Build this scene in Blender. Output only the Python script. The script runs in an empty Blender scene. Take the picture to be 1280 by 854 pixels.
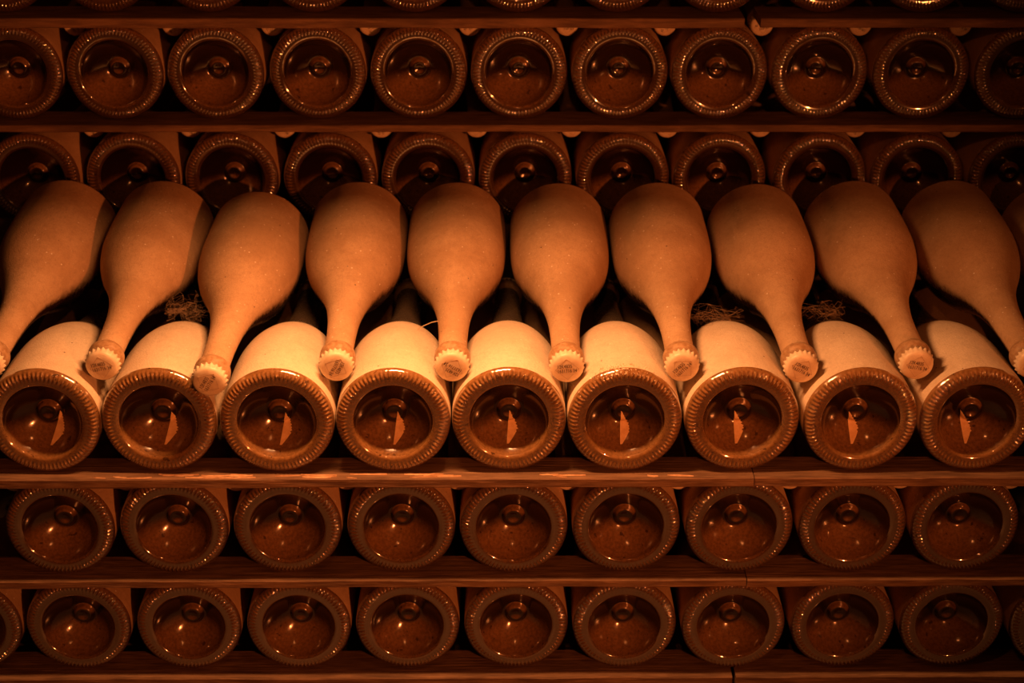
import bpy, math, random
from mathutils import Matrix, Vector
random.seed(7)
PI = math.pi
sc = bpy.context.scene
col = sc.collection

# ------------------------------------------------------------------ camera
cam_d = bpy.data.cameras.new('camera')
cam_d.sensor_width = 36.0
cam_d.lens = 1982.6 / 1280 * 36.0
cam_d.clip_start = 0.02
cam = bpy.data.objects.new('camera', cam_d)
col.objects.link(cam)
cam.matrix_world = (Matrix.Translation((0.0, -1.0805, 0.5781)) @ Matrix.Rotation(-0.0099, 4, 'Z')
                    @ Matrix.Rotation(PI / 2 - 0.4403, 4, 'X') @ Matrix.Rotation(0.0028, 4, 'Z'))
sc.camera = cam
cam_d.dof.use_dof = True
cam_d.dof.focus_distance = 1.23
cam_d.dof.aperture_fstop = 9.0

# ------------------------------------------------------------------ world, lamps, exposure
world = bpy.data.worlds.new('cellar_dark')
sc.world = world
world.use_nodes = True
world.node_tree.nodes['Background'].inputs[0].default_value = (1.0, 0.22, 0.05, 1)
world.node_tree.nodes['Background'].inputs[1].default_value = 0.004


def lamp(name, kind, loc, target, power, color, size, cone=None, blend=1.0):
    d = bpy.data.lights.new(name, kind)
    d.energy = power
    d.color = color
    if kind in ('SPOT', 'POINT'):
        d.shadow_soft_size = size
    if kind == 'SPOT':
        d.spot_size = math.radians(cone)
        d.spot_blend = blend
    o = bpy.data.objects.new(name, d)
    col.objects.link(o)
    o.location = loc
    o.rotation_euler = (Vector(target) - Vector(loc)).to_track_quat('-Z', 'Y').to_euler()
    return o


cl = lamp('cellar_lamp', 'AREA', (-0.06, -0.030, 0.40), (-0.06, -0.725, -0.24), 2.2, (1.0, 0.37, 0.12), 0.02)
cl.data.shape = 'RECTANGLE'
cl.data.size = 0.16
cl.data.size_y = 0.03
lamp('passage_lamp', 'SPOT', (0.85, -1.5, 0.42), (-0.05, 0.12, 0.09), 26.0, (1.0, 0.225, 0.05), 0.03, 37, 1.0)
lamp('added_glint_lamp', 'POINT', (0.05, -0.42, 0.56), (0, 0, 0), 0.32, (1.0, 0.26, 0.06), 0.008)  # added point source that puts highlights on the knurled base rings

vs = sc.view_settings
vs.view_transform = 'Standard'
vs.look = 'None'
vs.gamma = 1.0
vs.exposure = 1.7
vs.use_curve_mapping = False
sc.display_settings.display_device = 'sRGB'


# ------------------------------------------------------------------ material helpers
class NT:
    def __init__(self, name):
        self.m = bpy.data.materials.new(name)
        self.m.use_nodes = True
        self.t = self.m.node_tree
        self.t.nodes.clear()

    def n(self, typ, **kw):
        nd = self.t.nodes.new(typ)
        for k, v in kw.items():
            setattr(nd, k, v)
        return nd

    def link(self, a, b):
        self.t.links.new(a, b)

    def val(self, sock, v):
        if isinstance(v, bpy.types.NodeSocket):
            self.link(v, sock)
        else:
            sock.default_value = v

    def math(self, op, a, b=0.0, c=None, clamp=False):
        nd = self.n('ShaderNodeMath', operation=op, use_clamp=clamp)
        self.val(nd.inputs[0], a)
        self.val(nd.inputs[1], b)
        if c is not None:
            self.val(nd.inputs[2], c)
        return nd.outputs[0]

    def smooth(self, x, lo, hi, a=0.0, b=1.0):
        nd = self.n('ShaderNodeMapRange', interpolation_type='SMOOTHSTEP')
        self.val(nd.inputs[0], x)
        for i, v in ((1, lo), (2, hi), (3, a), (4, b)):
            nd.inputs[i].default_value = v
        return nd.outputs[0]

    def mixc(self, f, a, b):
        nd = self.n('ShaderNodeMix', data_type='RGBA')
        self.val(nd.inputs[0], f)
        self.val(nd.inputs[6], a if isinstance(a, bpy.types.NodeSocket) else (*a, 1))
        self.val(nd.inputs[7], b if isinstance(b, bpy.types.NodeSocket) else (*b, 1))
        return nd.outputs[2]

    def coords(self, scale=(1, 1, 1)):
        tc = self.n('ShaderNodeTexCoord')
        oi = self.n('ShaderNodeObjectInfo')
        off = self.n('ShaderNodeVectorMath', operation='SCALE')
        off.inputs[0].default_value = (3.1, 1.7, 2.3)
        self.link(oi.outputs['Random'], off.inputs[3])
        ad = self.n('ShaderNodeVectorMath', operation='ADD')
        self.link(tc.outputs['Object'], ad.inputs[0])
        self.link(off.outputs[0], ad.inputs[1])
        mp = self.n('ShaderNodeVectorMath', operation='MULTIPLY')
        self.link(ad.outputs[0], mp.inputs[0])
        mp.inputs[1].default_value = scale
        return mp.outputs[0]

    def noise(self, vec, scale, detail=3.0, rough=0.55):
        nd = self.n('ShaderNodeTexNoise')
        self.link(vec, nd.inputs['Vector'])
        nd.inputs['Scale'].default_value = scale
        nd.inputs['Detail'].default_value = detail
        nd.inputs['Roughness'].default_value = rough
        return nd.outputs[0]

    def bump(self, h, strength, dist):
        nd = self.n('ShaderNodeBump')
        nd.inputs['Strength'].default_value = strength
        nd.inputs['Distance'].default_value = dist
        self.link(h, nd.inputs['Height'])
        return nd.outputs[0]

    def bsdf(self, color, rough, spec=0.5, normal=None, coat=0.0, metallic=0.0, coat_ior=1.8):
        b = self.n('ShaderNodeBsdfPrincipled')
        self.val(b.inputs['Base Color'], color if isinstance(color, bpy.types.NodeSocket) else (*color, 1))
        self.val(b.inputs['Roughness'], rough)
        self.val(b.inputs['Specular IOR Level'], spec)
        b.inputs['Coat Weight'].default_value = coat
        b.inputs['Coat Roughness'].default_value = 0.04
        b.inputs['Coat IOR'].default_value = 1.5 + coat
        b.inputs['Metallic'].default_value = metallic
        if normal is not None:
            self.link(normal, b.inputs['Normal'])
        return b.outputs[0]

    def out(self, s):
        o = self.n('ShaderNodeOutputMaterial')
        self.link(s, o.inputs[0])
        return self.m


def mat_dusty_body(name, dust_hi, dust_lo, thin_at_neck=False):
    t = NT(name)
    v = t.coords()
    geo = t.n('ShaderNodeNewGeometry')
    sep = t.n('ShaderNodeSeparateXYZ')
    t.link(geo.outputs['Normal'], sep.inputs[0])
    nz = sep.outputs[2]
    big = t.noise(v, 22, 4, 0.6)
    fine = t.noise(v, 260, 4, 0.65)
    grain = t.noise(v, 900, 2, 0.6)
    streak = t.noise(t.coords((1, 0.25, 1)), 60, 3, 0.6)
    rag = t.noise(v, 75, 5, 0.7)
    edge = t.math('MULTIPLY_ADD', big, 0.40, nz)
    edge = t.math('MULTIPLY_ADD', rag, 0.20, edge)
    edge = t.math('MULTIPLY_ADD', fine, 0.20, edge)
    mask = t.smooth(edge, -0.02, 0.34)
    if thin_at_neck:      # dust thins out along the shoulder, little is left on the neck
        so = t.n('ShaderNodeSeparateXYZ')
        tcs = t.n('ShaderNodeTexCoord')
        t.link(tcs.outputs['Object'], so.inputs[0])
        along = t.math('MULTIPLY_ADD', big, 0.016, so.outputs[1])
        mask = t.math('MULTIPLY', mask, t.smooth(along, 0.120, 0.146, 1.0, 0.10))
    c = t.mixc(t.smooth(big, 0.32, 0.68), dust_lo, dust_hi)
    c = t.mixc(t.smooth(fine, 0.45, 0.75, 0.0, 0.32), c, tuple(x * 0.66 for x in dust_lo))
    c = t.mixc(t.smooth(streak, 0.56, 0.75, 0.0, 0.35), c, tuple(min(1, x * 1.18) for x in dust_hi))
    c = t.mixc(t.smooth(grain, 0.35, 0.65, 0.0, 0.22), c, tuple(x * 0.60 for x in dust_lo))
    # pale grit and a few dark flecks lying in the dust
    vo = t.n('ShaderNodeTexVoronoi')
    t.link(v, vo.inputs['Vector'])
    vo.inputs['Scale'].default_value = 260
    sp = t.n('ShaderNodeSeparateColor')
    t.link(vo.outputs['Color'], sp.inputs[0])
    near = t.smooth(vo.outputs['Distance'], 0.08, 0.24, 1.0, 0.0)
    grit = t.math('MULTIPLY', near, t.smooth(sp.outputs[0], 0.80, 1.0, 0.0, 0.8))
    fleck = t.math('MULTIPLY', near, t.smooth(sp.outputs[1], 0.985, 0.988))
    c = t.mixc(grit, c, (0.95, 0.88, 0.76))
    c = t.mixc(fleck, c, (0.05, 0.03, 0.02))
    h = t.math('MULTIPLY_ADD', fine, 0.7, grain)
    dust = t.bsdf(c, 0.88, 0.14, t.bump(h, 0.45, 0.0014))
    glass = t.bsdf(t.mixc(t.smooth(fine, 0.5, 0.8), (0.022, 0.008, 0.003), (0.055, 0.026, 0.012)),
                   t.smooth(fine, 0.3, 0.8, 0.10, 0.4), 0.5)
    mx = t.n('ShaderNodeMixShader')
    t.link(mask, mx.inputs[0])
    t.link(glass, mx.inputs[1])
    t.link(dust, mx.inputs[2])
    return t.out(mx.outputs[0])


def mat_base_glass(name, film_lo, film_hi, lo, hi, rough, coat, film_rough):
    """dark bottle glass with the thin film of dust that settles on surfaces facing up"""
    t = NT(name)
    v = t.coords()
    geo = t.n('ShaderNodeNewGeometry')
    sep = t.n('ShaderNodeSeparateXYZ')
    t.link(geo.outputs['Normal'], sep.inputs[0])
    big = t.noise(v, 45, 4, 0.6)
    fine = t.noise(v, 420, 3, 0.6)
    e = t.math('MULTIPLY_ADD', big, 0.22, sep.outputs[2])
    amt = t.smooth(e, lo, hi, film_lo, film_hi)
    amt = t.math('MULTIPLY', amt, t.smooth(fine, 0.2, 0.8, 0.65, 1.25))
    # small specks where the film has flaked away
    spk = t.smooth(t.noise(v, 190, 2, 0.5), 0.66, 0.72, 1.0, 0.35)
    amt = t.math('MULTIPLY', amt, spk, clamp=True)
    nb = t.bump(fine, 0.10, 0.0004)
    film = t.bsdf(t.mixc(fine, (0.58, 0.28, 0.09), (0.66, 0.34, 0.12)), film_rough, 0.3, nb, coat=coat)
    glass = t.bsdf((0.012, 0.0045, 0.002), rough, 0.55, nb, coat=max(0.25, coat))
    mx = t.n('ShaderNodeMixShader')
    t.link(amt, mx.inputs[0])
    t.link(glass, mx.inputs[1])
    t.link(film, mx.inputs[2])
    return t.out(mx.outputs[0])


def mat_wood(name, a, b, c_):
    t = NT(name)
    v = t.coords((0.12, 1, 1))
    v2 = t.coords((0.04, 1, 1))
    g = t.noise(v, 260, 5, 0.65)
    g2 = t.noise(v2, 500, 3, 0.6)
    big = t.noise(t.coords((0.5, 1, 1)), 18, 3, 0.6)
    c = t.mixc(t.smooth(g, 0.3, 0.7), a, b)
    c = t.mixc(t.smooth(g2, 0.60, 0.74, 0, 0.55), c, c_)
    c = t.mixc(t.smooth(big, 0.45, 0.75, 0, 0.6), c, tuple(x * 0.5 for x in a))
    h = t.math('MULTIPLY_ADD', g, 0.8, g2)
    return t.out(t.bsdf(c, 0.72, 0.3, t.bump(h, 0.6, 0.0012)))


def mat_plain(name, a, b, scale, rough, spec=0.3, bump=0.2, dist=0.001):
    t = NT(name)
    v = t.coords()
    n = t.noise(v, scale, 5, 0.6)
    return t.out(t.bsdf(t.mixc(t.smooth(n, 0.3, 0.7), a, b), rough, spec, t.bump(n, bump, dist)))


M = {
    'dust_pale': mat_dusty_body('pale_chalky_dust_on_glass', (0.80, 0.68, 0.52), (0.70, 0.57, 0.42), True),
    'dust_brown': mat_dusty_body('brown_cellar_dust_on_glass', (0.60, 0.41, 0.25), (0.47, 0.30, 0.17)),
    'ring': mat_base_glass('filmed_base_glass', 0.085, 0.28, 0.05, 0.75, 0.16, 1.0, 0.5),
    'ring_dusty': mat_base_glass('dusty_base_glass', 0.22, 0.44, 0.05, 0.75, 0.16, 1.0, 0.5),
    'light_sliver': mat_plain('painted_light_sliver', (0.88, 0.60, 0.32), (0.74, 0.46, 0.22), 260, 0.5, 0.3, 0.3, 0.0005),  # pale colour that paints the bright light sliver into the punt
    'punt': mat_base_glass('filmed_punt_glass', 0.0, 0.28, 0.10, 0.60, 0.15, 0.12, 0.55),
    'lip': mat_plain('dusty_lip_glass', (0.30, 0.17, 0.08), (0.46, 0.30, 0.17), 300, 0.35, 0.5),
    'cap': mat_plain('cream_enamel_cap', (0.78, 0.66, 0.48), (0.66, 0.53, 0.37), 180, 0.42, 0.5, 0.1, 0.0004),
    'ink': mat_plain('dark_stamping_ink', (0.035, 0.02, 0.012), (0.07, 0.04, 0.025), 900, 0.7),
    'emboss': mat_plain('pressed_cap_line', (0.50, 0.38, 0.25), (0.44, 0.33, 0.22), 300, 0.5),
    'wood': mat_wood('brown_old_lath_wood', (0.11, 0.058, 0.032), (0.23, 0.13, 0.07), (0.45, 0.29, 0.17)),
    'splint': mat_plain('pale_torn_wood', (0.62, 0.40, 0.24), (0.44, 0.26, 0.14), 220, 0.7),
    'stone': mat_plain('dark_chalk_stone', (0.10, 0.075, 0.055), (0.17, 0.13, 0.10), 9, 0.9, 0.2, 0.5, 0.01),
    'web': mat_plain('dusty_cobweb', (0.24, 0.16, 0.10), (0.36, 0.25, 0.16), 200, 0.8),
    'straw': mat_plain('pale_straw', (0.80, 0.66, 0.46), (0.66, 0.52, 0.34), 200, 0.7),
    'crust': mat_plain('pale_salt_crust', (0.85, 0.74, 0.56), (0.70, 0.58, 0.40), 400, 0.25, 0.7),
}


# ------------------------------------------------------------------ mesh helpers
def mesh(name, verts, faces, material, smooth=True):
    me = bpy.data.meshes.new(name)
    me.from_pydata(verts, [], faces)
    me.materials.append(material)
    if smooth:
        me.polygons.foreach_set('use_smooth', [True] * len(me.polygons))
    me.update()
    return me


def revolve(name, prof, segs, material, fn=None, close_start=False, close_end=False):
    """surface of revolution about local +Y; prof = [(t, r)] in millimetres; fn(i, angle) -> (dt, dr)"""
    vs_, fs = [], []
    for i, (t, r) in enumerate(prof):
        for k in range(segs):
            a = 2 * PI * k / segs
            dt, dr = fn(i, a) if fn else (0, 0)
            rr = (r + dr) / 1000
            vs_.append((rr * math.sin(a), (t + dt) / 1000, rr * math.cos(a)))
    for i in range(len(prof) - 1):
        for k in range(segs):
            k2 = (k + 1) % segs
            fs.append((i * segs + k, i * segs + k2, (i + 1) * segs + k2, (i + 1) * segs + k))
    if close_start:
        vs_.append((0, prof[0][0] / 1000, 0))
        c = len(vs_) - 1
        for k in range(segs):
            fs.append((c, (k + 1) % segs, k))
    if close_end:
        vs_.append((0, prof[-1][0] / 1000, 0))
        c = len(vs_) - 1
        b = (len(prof) - 1) * segs
        for k in range(segs):
            fs.append((c, b + k, b + (k + 1) % segs))
    return mesh(name, vs_, fs, material)


def pch(T, R, t):
    n = len(T)
    d = [(R[i + 1] - R[i]) / (T[i + 1] - T[i]) for i in range(n - 1)]
    m = [d[0]] + [0 if d[i - 1] * d[i] <= 0 else 2 * d[i - 1] * d[i] / (d[i - 1] + d[i]) for i in range(1, n - 1)] + [d[-1]]
    i = max(0, min(n - 2, sum(1 for x in T if x <= t) - 1))
    h = T[i + 1] - T[i]
    u = (t - T[i]) / h
    return (2*u**3 - 3*u*u + 1)*R[i] + (u**3 - 2*u*u + u)*h*m[i] + (-2*u**3 + 3*u*u)*R[i+1] + (u**3 - u*u)*h*m[i+1]


# ------------------------------------------------------------------ the bottle (axis +Y, base at the origin)
BT = [6, 30, 50, 75, 95, 115, 135, 155, 175, 200, 228, 254]
BR = [43.6, 43.7, 43.7, 43.0, 40.4, 35.0, 26.8, 19.8, 15.4, 12.5, 11.4, 11.3]
BL = 270.0                                     # overall length
body_prof = [(t, pch(BT, BR, t)) for t in [6, 9, 14, 22, 30, 40] + list(range(48, 247, 7)) + [248]]
KN = 76


def ring_fn(i, a):
    amp = (0, 0, 0, 0.25, 0.75, 0.85, 0.6, 0.1, 0, 0, 0, 0)[i]
    w = 0.5 + 0.5 * math.cos(a * KN)
    return ((0.5 - w) * amp * 2.1, 0)


ring_prof = [(6, 43.6), (4.3, 43.3), (2.9, 42.5), (1.8, 41.3), (1.0, 39.9), (0.6, 38.6), (0.5, 37.3), (0.7, 36.1),
             (0.8, 34.5), (0.9, 32.6), (1.5, 31.0), (2.6, 30.2)]
punt_prof = [(2.6, 30.2), (4.5, 29.6), (7.5, 28.0), (11, 25.4), (14.5, 22.0), (17.5, 18.4), (20, 14.8), (21.8, 11.8),
             (22.6, 10.2), (22.5, 9.4), (21.4, 8.7), (19.9, 8.0), (18.8, 6.9), (18.4, 5.6), (18.8, 4.2), (19.5, 2.6), (19.8, 1.0)]
NC = 21


def cap_fn(i, a):
    amp = (0, 0, 0, 0, 0, 0.12, 0.35, 0.6, 0.75, 0.75)[i]
    w = math.cos(a * NC)
    return (-(0.45 if i == 8 else 0) * w, amp * w)


cap_prof = [(270.9, 3.5), (270.75, 7.5), (270.3, 10.6), (269.5, 11.9), (268.4, 12.5), (267.2, 12.75), (265.8, 13.0),
            (264.6, 13.2), (263.9, 13.4), (264.1, 12.8)]
lip_prof = [(247, 11.4), (248.5, 12.2), (250, 13.3), (252, 14.0), (254.5, 14.1), (257, 13.7), (259, 12.7), (261, 12.2), (266, 12.1)]


def lip_dusty():
    return revolve('lip', lip_prof, 48, M['lip'], close_end=True)


ME = {}
for key, dm in (('pale', 'dust_pale'), ('brown', 'dust_brown')):
    ME['body_' + key] = revolve('body', body_prof, 72, M[dm])
ME['ring'] = revolve('base_ring', list(reversed(ring_prof)), KN * 6,
                     M['ring'], lambda i, a: ring_fn(len(ring_prof) - 1 - i, a))
ME['ring_pale'] = ME['ring'].copy()
ME['ring_pale'].materials[0] = M['ring_dusty']
ME['punt'] = revolve('punt', list(reversed(punt_prof)), 64, M['punt'], close_start=True)
ME['lip'] = lip_dusty()
ME['cap'] = revolve('crown_cap', list(reversed(cap_prof)), NC * 8, M['cap'],
                    lambda i, a: cap_fn(len(cap_prof) - 1 - i, a), close_end=True)


def print_mesh():
    """two stamped lines, 12K4835 / 1631716 34, lying on the cap face (faces +Y)"""
    vs_, fs = [], []
    dg = None
    for body, x0, z0, size, sx in (('12K4835', -7.6, 1.3, 4.3, 0.74), ('1631716 34', -7.6, -2.7, 4.3, 0.74)):
        cu = bpy.data.curves.new('stamp', 'FONT')
        cu.body = body
        cu.size = size / 1000
        cu.extrude = 0.00004
        cu.resolution_u = 3
        ob = bpy.data.objects.new('stamp', cu)
        col.objects.link(ob)
        dg = bpy.context.evaluated_depsgraph_get()
        dg.update()
        me = bpy.data.meshes.new_from_object(ob.evaluated_get(dg))
        b = len(vs_)
        for v in me.vertices:
            # text x runs to the viewer's right when the face is looked at along -Y: viewer right = -X of the +Y face
            vs_.append((-(v.co.x * sx + x0 / 1000), 0.27103 + v.co.z, v.co.y + z0 / 1000))
        for p in me.polygons:
            fs.append(tuple(b + k for k in reversed(p.vertices)))
        bpy.data.objects.remove(ob)
        bpy.data.meshes.remove(me)
        bpy.data.curves.remove(cu)
    return mesh('print', vs_, fs, M['ink'], False)


def emboss_mesh():
    """the thin pressed square standing on its corner on the cap face"""
    vs_, fs = [], []
    P = [(0, 9.2), (9.2, 0), (0, -9.2), (-9.2, 0)]
    for i in range(4):
        (ax, az), (bx, bz) = P[i], P[(i + 1) % 4]
        s = 1 - 0.35 / 9.2
        b = len(vs_)
        for x, z in ((ax, az), (bx, bz), (bx * s, bz * s), (ax * s, az * s)):
            vs_.append((x / 1000, 0.27085, z / 1000))
        for x, z in ((ax, az), (bx, bz), (bx * s, bz * s), (ax * s, az * s)):
            vs_.append((x / 1000, 0.2704, z / 1000))
        fs += [(b, b + 1, b + 2, b + 3), (b, b + 4, b + 5, b + 1), (b + 2, b + 6, b + 7, b + 3)]
    return mesh('pressed_square', vs_, fs, M['emboss'], False)


ME['print'] = print_mesh()
ME['square'] = emboss_mesh()


def tag(o, label=None, cat=None, group=None, kind=None):
    if label:
        o['label'] = label
    if cat:
        o['category'] = cat
    if group:
        o['group'] = group
    if kind:
        o['kind'] = kind
    return o


def part(name, me, parent):
    o = bpy.data.objects.new(name, me)
    col.objects.link(o)
    o.parent = parent
    return o


def make_bottle(dust, stamped):
    r = bpy.data.objects.new('champagne_bottle', None)
    r.empty_display_size = 0.02
    col.objects.link(r)
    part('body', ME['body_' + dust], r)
    part('base_ring', ME['ring_pale' if dust == 'pale' else 'ring'], r)
    part('punt', ME['punt'], r)
    part('lip', ME['lip'], r)
    c = part('crown_cap', ME['cap'], r)
    c['label'] = 'cream crown cap with fluted skirt'
    if stamped:
        part('print', ME['print'], c)['label'] = 'dark stamped numbers'
        part('pressed_square', ME['square'], c)
    return r


def copy_tree(o, parent=None):
    c = o.copy()
    col.objects.link(c)
    if parent:
        c.parent = parent
    for ch in list(o.children):
        copy_tree(ch, c)
    return c


PROTO, USED = {}, set()


def bottle(x, y, z, neck_front, label, group, dust, stamped=False, spin=0.0, cap_spin=0.0, yaw=0.0, scale=1.0, slope=0.0):
    key = (dust, stamped)
    if key not in PROTO:
        PROTO[key] = make_bottle(dust, stamped)
        o = PROTO[key]
    else:
        o = copy_tree(PROTO[key])
    o.location = (x, y, z)
    # base outward: axis runs away (+Y); neck outward: turned round so the neck comes forward
    o.rotation_euler = (slope, 0, (PI if neck_front else 0) + yaw)
    o.scale = (scale, 1, scale)
    for ch in o.children:
        nm = ch.name.split('.')[0]
        if nm in ('base_ring', 'punt', 'body'):
            ch.rotation_euler = (0, spin, 0)
        elif nm == 'crown_cap':
            ch.rotation_euler = (0, cap_spin, 0)
    tag(o, label, 'bottle', group)
    return o


ORD = ['leftmost', 'second from left', 'third from left', 'fourth from left', 'fifth from left', 'sixth from left',
       'seventh from left', 'eighth from left', 'ninth from left', 'tenth from left', 'rightmost']


def order(i, n):
    return 'rightmost' if i == n - 1 else ORD[i]


# ------------------------------------------------------------------ layout (metres)
YB = 0.3042                                    # front plane of the stack behind
Z = {'A': 0.0, 'L1': -0.0962, 'L2': -0.1911, 'R0': 0.0905, 'R1': 0.1904, 'R2': 0.2879}
XA = [-0.3511, -0.2617, -0.1706, -0.0810, 0.0086, 0.0982, 0.1892, 0.2808, 0.3711]
XL1 = [-0.3492, -0.2586, -0.1681, -0.0775, 0.0124, 0.1024, 0.1928, 0.2836, 0.3744]
XL2 = [-0.4350, -0.3455, -0.2546, -0.1643, -0.0748, 0.0147, 0.1041, 0.1938, 0.2845, 0.3751, 0.4658]
XR0 = [-0.4275, -0.3355, -0.2448, -0.1542, -0.0641, 0.0256, 0.1155, 0.2047, 0.2972, 0.3867, 0.4788]
XR1 = [-0.4320, -0.3419, -0.2518, -0.1609, -0.0706, 0.0193, 0.1097, 0.1990, 0.2889, 0.3801, 0.4722]
XR2 = [-0.4323, -0.3432, -0.2535, -0.1605, -0.0727, 0.0184, 0.1056, 0.1936, 0.2862, 0.3744, 0.4634]
XB = [-0.3928, -0.3042, -0.2186, -0.1245, -0.0353, 0.0533, 0.1424, 0.2345, 0.3236, 0.4134, 0.5034]
XBB = [-0.3900, -0.3020, -0.2132, -0.1256, -0.0368, 0.0552, 0.1455, 0.2352, 0.3233, 0.4120, 0.5034]
CL1 = [-0.3896, -0.2998, -0.2109, -0.1222, -0.0321, 0.0564, 0.1462, 0.2364, 0.3259, 0.4149]
CR0 = [-0.3758, -0.2857, -0.1980, -0.1083, -0.0194, 0.0688, 0.1582, 0.2454, 0.3340, 0.4241]
CR1 = [-0.3817, -0.2928, -0.2037, -0.1149, -0.0247, 0.0631, 0.1521, 0.2398, 0.3294, 0.4203]
SLOPE_A, SLOPE_B = -0.02, -0.0556              # necks lie a little lower than bases

# ------------------------------------------------------------------ setting
def box(name, lo, hi, material, kind='structure'):
    x0, y0, z0 = lo
    x1, y1, z1 = hi
    v = [(x, y, z) for x in (x0, x1) for y in (y0, y1) for z in (z0, z1)]
    f = [(0, 1, 3, 2), (4, 6, 7, 5), (0, 4, 5, 1), (2, 3, 7, 6), (0, 2, 6, 4), (1, 5, 7, 3)]
    o = bpy.data.objects.new(name, mesh(name, v, f, material, False))
    col.objects.link(o)
    if kind:
        o['kind'] = kind
    return o


FLOOR_Z = Z['L2'] - 0.0437 - 0.0100
box('floor', (-1.6, -2.2, FLOOR_Z - 0.1), (1.6, 0.80, FLOOR_Z), M['stone'])
box('wall_back', (-1.6, 0.70, FLOOR_Z), (1.6, 0.80, 1.5), M['stone'])


# ------------------------------------------------------------------ laths
def lath(x0, x1, y0, y1, ztop, thick, label, group, seed, bow=0.0):
    """a split softwood lath: slightly uneven edges, worn arrises"""
    rnd = random.Random(seed)
    n = max(6, int((x1 - x0) / 0.03))
    ztop -= 0.0006
    vs_, fs = [], []
    ch = 0.0008
    wob = [(rnd.uniform(-1, 1), rnd.uniform(-1, 1), rnd.uniform(-1, 1)) for _ in range(n + 1)]
    for i in range(n + 1):
        u = i / n
        x = x0 + (x1 - x0) * u
        a, b, c = wob[i]
        zt = ztop
        zb = ztop - thick + b * 0.00035
        yf = y0 + a * 0.0006
        if i == 0:
            x += c * 0.0008
        prof = [(yf, zb + ch), (yf + b * 0.0003, zt - ch), (yf + ch, zt), (y1 - ch, zt), (y1, zt - ch), (y1, zb + ch), (y1 - ch, zb), (yf + ch, zb)]
        for (y, z) in prof:
            vs_.append((x, y, z))
    m = 8
    for i in range(n):
        for k in range(m):
            k2 = (k + 1) % m
            fs.append((i * m + k, (i + 1) * m + k, (i + 1) * m + k2, i * m + k2))
    fs.append(tuple(reversed(range(m))))
    fs.append(tuple(n * m + k for k in range(m)))
    fs = [tuple(reversed(f)) for f in fs]
    o = bpy.data.objects.new('wooden_lath', mesh('wooden_lath', vs_, fs, M['wood'], False))
    col.objects.link(o)
    return tag(o, label, 'lath', group)


def splinters(o, spots, y0, ztop, seed):
    """pale torn fibres standing proud along the worn front arris of a lath, each a child of the lath"""
    r2 = random.Random(seed)
    for x, ln, wd in spots:
        vs_, fs = [], []
        n = 5
        off, tilt = r2.uniform(0, 0.0055), r2.uniform(-0.0018, 0.0018)
        for i in range(n + 1):
            u = i / n
            w = wd * (0.15 + math.sin(PI * (0.1 + 0.8 * u)))
            yy = y0 + 0.0012 + off + wd * 0.5 + r2.uniform(-0.0003, 0.0003) + tilt * (u - 0.5)
            xx = x + (u - 0.5) * ln
            vs_ += [(xx, yy - w / 2, ztop - 0.0002), (xx, yy + w / 2, ztop - 0.0002), (xx, yy, ztop + 0.0006 + r2.uniform(0, 0.0005))]
        for i in range(n):
            a, b = i * 3, i * 3 + 3
            fs += [(a, b, b + 2, a + 2), (a + 1, a + 2, b + 2, b + 1), (a, a + 1, b + 1, b)]
        fs += [(0, 2, 1), (n * 3, n * 3 + 1, n * 3 + 2)]
        p = part('splinter', mesh('splinter', vs_, fs, M['splint'], False), o)
        p['label'] = 'pale torn wood splinter'


g = 'wooden laths between the bottle layers'
rA = 0.0437 * 1.015
big_lath = lath(-0.62, 0.1998, -0.0090, 0.0255, Z['A'] - rA, 0.0082, 'long brown lath with pale splinters carrying the brightly lit bottle row', g, 1)
lath(0.2012, 0.62, -0.0090, 0.0255, Z['A'] - rA, 0.0080, 'right-hand brown lath butted under the lit row, right of the crack', g, 2)
lath(-0.62, 0.2003, -0.0070, 0.0300, Z['L1'] - 0.0437, 0.0070, 'long dark brown lath between the two lower bottle rows', g, 3)
lath(0.2012, 0.62, -0.0070, 0.0300, Z['L1'] - 0.0437, 0.0070, 'short right lath between the two lower bottle rows', g, 4)
lath(-0.62, 0.1945, -0.0090, 0.0300, Z['L2'] - 0.0437, 0.0085, 'long lowest dark lath along the bottom edge of the stack', g, 5)
lath(0.1975, 0.62, -0.0090, 0.0300, Z['L2'] - 0.0437, 0.0085, 'short lowest lath at the bottom right corner, past the dark gap', g, 6)
lath(-0.66, 0.1640, YB - 0.0125, YB + 0.0300, Z['R1'] - 0.0435, 0.0064, 'long lath of the rear stack just above the dusty neck-out bottles', g, 7)
lath(0.1646, 0.66, YB - 0.0120, YB + 0.0300, Z['R1'] - 0.0435, 0.0066, 'shorter right lath of the rear stack just above the neck-out bottles', g, 8)
lath(-0.66, 0.2160, YB - 0.0150, YB + 0.0300, Z['R2'] - 0.0435, 0.0086, 'topmost long lath of the rear stack, left of the broken end', g, 9)
lath(0.2300, 0.66, YB - 0.0150, YB + 0.0300, Z['R2'] - 0.0435, 0.0080, 'topmost right lath of the rear stack, beyond the broken end', g, 10)

rsp = random.Random(21)
splinters(big_lath, [(rsp.choice((-0.29, -0.26, -0.235, -0.215, -0.15, -0.125, -0.05, 0.05, 0.14)) + rsp.gauss(0, 0.011),
                      rsp.uniform(0.008, 0.030), rsp.uniform(0.0007, 0.0026)) for k in range(34)], -0.0090, Z['A'] - rA - 0.0006, 5)

# stone ledge hidden behind the open layer: carries the rear stack
box('trim_1', (-0.66, YB + 0.020, FLOOR_Z), (0.66, YB + 0.090, Z['R0'] - 0.0450), M['stone'])

# ------------------------------------------------------------------ bottles, base outward
rnd = random.Random(3)


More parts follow.
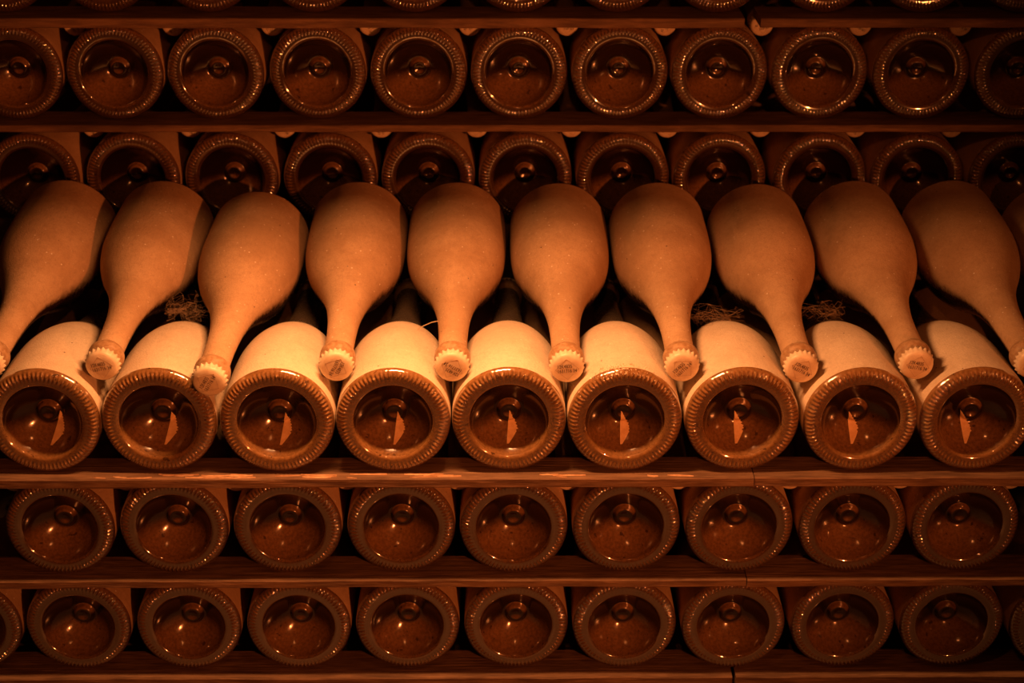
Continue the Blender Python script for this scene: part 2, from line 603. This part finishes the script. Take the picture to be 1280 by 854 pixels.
def base_row(xs, y, z, phrase, group, dust, scale=1.0):
    for i, x in enumerate(xs):
        bottle(x, y + rnd.uniform(-0.001, 0.001), z, False, order(i, len(xs)) + ' ' + phrase, group, dust, False,
               rnd.uniform(0, 6.28), 0, rnd.uniform(-0.004, 0.004), scale, SLOPE_A)


base_row(XA, 0, Z['A'], 'base-outward bottle of the brightly lit row, thick pale dust on top', 'lit bottles lying base outward', 'pale', 1.015)
base_row(XL1, 0, Z['L1'], 'dark base-outward bottle in the row directly below the lit row', 'bottle bases in the row below the lit one', 'brown', 0.99)
base_row(XL2, 0, Z['L2'], 'dark base-outward bottle in the bottom row on the lowest lath', 'bottle bases in the bottom row', 'brown', 0.98)
base_row(XR0, YB, Z['R0'], 'dark bottle base half hidden right behind the dusty neck-out bottles', 'bottle bases behind the neck-out bottles', 'brown', 0.985)
base_row(XR1, YB, Z['R1'], 'dark bottle base in the second row from the top, rear stack', 'bottle bases in the second row from the top', 'brown', 0.99)
base_row(XR2, YB, Z['R2'], 'dark bottle base cut off by the top edge of the photo', 'bottle bases in the topmost row', 'brown', 0.99)

# ------------------------------------------------------------------ bottles, neck outward
CAPROT = [0, 11, 58, -118, 150, 5, 48, -28, -10, 20, 0]
for i, (xc, xb) in enumerate(zip(XB, XBB)):
    yaw = math.atan2(xb - xc, 0.27)
    dy = -0.023 if i == 2 else 0.0
    gap = min(abs(xc - xa) for xa in XA)        # the neck rests in the valley between two lit bottles
    lift = max(0.0, math.sqrt(0.0590 ** 2 - gap ** 2) - 0.0377) if gap < 0.059 else 0.0
    n = len(XB)
    lab = order(i, n) + ' dusty neck-out bottle resting between the lit bottles, capped'
    if i == 2:
        lab = 'third from left dusty neck-out bottle, pushed further forward than its neighbours'
    bottle(xb, 0.2845 + dy, 0.0527 + lift + 0.0556 * dy, True, lab, 'dusty bottles lying neck outward', 'brown', True,
           rnd.uniform(0, 6.28), math.radians(CAPROT[i]), -yaw, 1.0, SLOPE_B)


def cap_row(xs, y, z, back, phrase, group):
    for i, x in enumerate(xs):
        bottle(x, y + 0.2845 + back + rnd.uniform(0, 0.002), z, True, order(i, len(xs)) + ' ' + phrase, group, 'brown', True,
               rnd.uniform(0, 6.28), rnd.uniform(0, 6.28), 0, 0.82, SLOPE_B - 0.03)


cap_row(CL1, 0, Z['L1'] + 0.0512, 0.012, 'neck-out bottle, only its pale cap edge under the lit row lath', 'caps peeking under the lath of the lit row')
cap_row(CR0, YB, Z['R0'] + 0.0618, 0.018, 'neck-out bottle whose cap peeks under the lower rear lath', 'caps peeking under the lower rear lath')
cap_row(CR1, YB, Z['R1'] + 0.0581, 0.018, 'neck-out bottle whose cap peeks under the topmost lath', 'caps peeking under the topmost lath')


# ------------------------------------------------------------------ small things
def tetra(vs_, fs, c, r, rn):
    b = len(vs_)
    q = [Vector((1, 1, 1)), Vector((-1, -1, 1)), Vector((-1, 1, -1)), Vector((1, -1, -1))]
    rot = Matrix.Rotation(rn.uniform(0, 6), 3, Vector((rn.uniform(-1, 1), rn.uniform(-1, 1), 1)))
    for p in q:
        vs_.append(tuple(Vector(c) + rot @ p * r * rn.uniform(0.5, 1.0)))
    fs += [(b, b + 1, b + 2), (b, b + 3, b + 1), (b, b + 2, b + 3), (b + 1, b + 3, b + 2)]


lit = {round(o.location.x, 4): o for o in bpy.data.objects if o.get('group') == 'lit bottles lying base outward'}
wet = lit[0.0982]
wet['label'] = 'sixth from left base-outward bottle of the brightly lit row, glittering crust on its rim'
rn = random.Random(11)
vs_, fs = [], []
for k in range(260):
    a = math.radians(rn.gauss(-8, 15))
    u = rn.random()
    tt, rr = (rn.uniform(5, 13), 43.75) if u < 0.45 else (rn.uniform(1.0, 4.5), 0)
    if not rr:
        rr = 40.2 + (tt - 1.0) * 0.92
    tetra(vs_, fs, (rr * math.sin(a) / 1000, tt / 1000, rr * math.cos(a) / 1000), rn.uniform(0.00025, 0.0008), rn)
cr = part('mineral_crust', mesh('mineral_crust', vs_, fs, M['crust'], False), wet)
cr['kind'] = 'stuff'
cr['label'] = 'glittering pale mineral crust'


def punt_depth(r):
    P = sorted(((b, a) for a, b in punt_prof))
    for (r0, t0), (r1, t1) in zip(P, P[1:]):
        if r0 <= r <= r1:
            return t0 + (t1 - t0) * (r - r0) / max(1e-6, r1 - r0)
    return P[0][1] if r < P[0][0] else P[-1][1]


def light_sliver(root, tip, foot, seed):
    """ragged pale patch standing in for the sliver of light low in the punt (mm, bottle axes)"""
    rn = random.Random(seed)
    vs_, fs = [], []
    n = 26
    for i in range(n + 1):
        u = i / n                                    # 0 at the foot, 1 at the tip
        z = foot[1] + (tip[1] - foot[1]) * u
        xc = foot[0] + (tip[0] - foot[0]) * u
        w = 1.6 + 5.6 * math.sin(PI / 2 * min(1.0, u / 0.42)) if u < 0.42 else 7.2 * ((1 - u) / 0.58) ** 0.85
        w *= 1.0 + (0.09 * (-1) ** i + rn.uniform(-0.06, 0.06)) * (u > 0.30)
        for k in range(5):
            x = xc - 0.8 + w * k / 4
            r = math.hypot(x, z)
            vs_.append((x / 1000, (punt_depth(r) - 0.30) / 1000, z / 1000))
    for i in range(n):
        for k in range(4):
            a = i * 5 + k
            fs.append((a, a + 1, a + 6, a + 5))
    part('light_sliver', mesh('light_sliver', vs_, fs, M['light_sliver']), root)['label'] = 'pale ragged sliver of painted light'


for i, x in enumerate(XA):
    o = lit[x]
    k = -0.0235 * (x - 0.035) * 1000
    light_sliver(o, (k + 0.6, 0.5), (k * 0.30 - 1.0, -24.5), 40 + i)


def tube(vs_, fs, pts, r):
    prev = None
    for p in pts:
        b = len(vs_)
        for k in range(3):
            a = 2 * PI * k / 3
            vs_.append((p[0] + r * math.cos(a) * 0.6, p[1] + r * math.cos(a) * 0.8, p[2] + r * math.sin(a)))
        if prev is not None:
            for k in range(3):
                fs.append((prev + k, prev + (k + 1) % 3, b + (k + 1) % 3, b + k))
        prev = b


def cobweb(p, q, n, seed, label):
    """a loose dusty tangle of threads filling the gap from p to q (two bottle flanks)"""
    rn = random.Random(seed)
    p, q = Vector(p), Vector(q)
    d = q - p
    vs_, fs = [], []
    anchors = []
    for k in range(n):
        u = rn.random()
        c = p + d * u
        spread = 0.003 + 0.004 * math.sin(PI * u)
        anchors.append(c + Vector((rn.gauss(0, 0.002), rn.gauss(0, 0.008), rn.gauss(0, spread))))
    for k in range(4):                                  # the long carrying threads
        a = p + Vector((0, rn.gauss(0, .006), rn.gauss(0, .005)))
        b = q + Vector((0, rn.gauss(0, .006), rn.gauss(0, .005)))
        pts = [a.lerp(b, i / 8) - Vector((0, 0, rn.uniform(0.3, 1.0) * 0.008 * (i / 8) * (1 - i / 8))) for i in range(9)]
        tube(vs_, fs, pts, 0.00006)
    for k in range(n * 4):
        a, b = rn.sample(anchors, 2)
        ln = (a - b).length
        if ln > 0.020:
            continue
        m1 = a.lerp(b, 0.33) + Vector((rn.gauss(0, 1), rn.gauss(0, 1), rn.gauss(0, 1))) * ln * 0.16
        m2 = a.lerp(b, 0.66) + Vector((rn.gauss(0, 1), rn.gauss(0, 1), rn.gauss(0, 1))) * ln * 0.16
        tube(vs_, fs, [a, m1, m2, b], rn.choice((0.00004, 0.00006, 0.00012)))
    o = bpy.data.objects.new('cobweb', mesh('cobweb', vs_, fs, M['web'], False))
    col.objects.link(o)
    return tag(o, label, 'cobweb', 'cobwebs between the bottles')


cobweb((-0.276, 0.125, 0.040), (-0.238, 0.122, 0.042), 60, 1, 'tangled dusty cobweb between second and third neck-out bottles from left')
cobweb((0.158, 0.115, 0.038), (0.205, 0.118, 0.036), 42, 2, 'brown cobweb strands between seventh and eighth neck-out bottles from left')
cobweb((0.252, 0.125, 0.038), (0.290, 0.128, 0.036), 34, 3, 'thin cobweb between eighth and ninth neck-out bottles from left')

vs_, fs = [], []
tube(vs_, fs, [(-0.0655, 0.092, 0.0365), (-0.0600, 0.091, 0.0405), (-0.0535, 0.090, 0.0440), (-0.0475, 0.0895, 0.0455)], 0.0005)
st = bpy.data.objects.new('straw', mesh('straw', vs_, fs, M['straw'], False))
col.objects.link(st)
tag(st, 'short pale straw bridging a lit bottle and the fifth neck-out neck', 'straw')
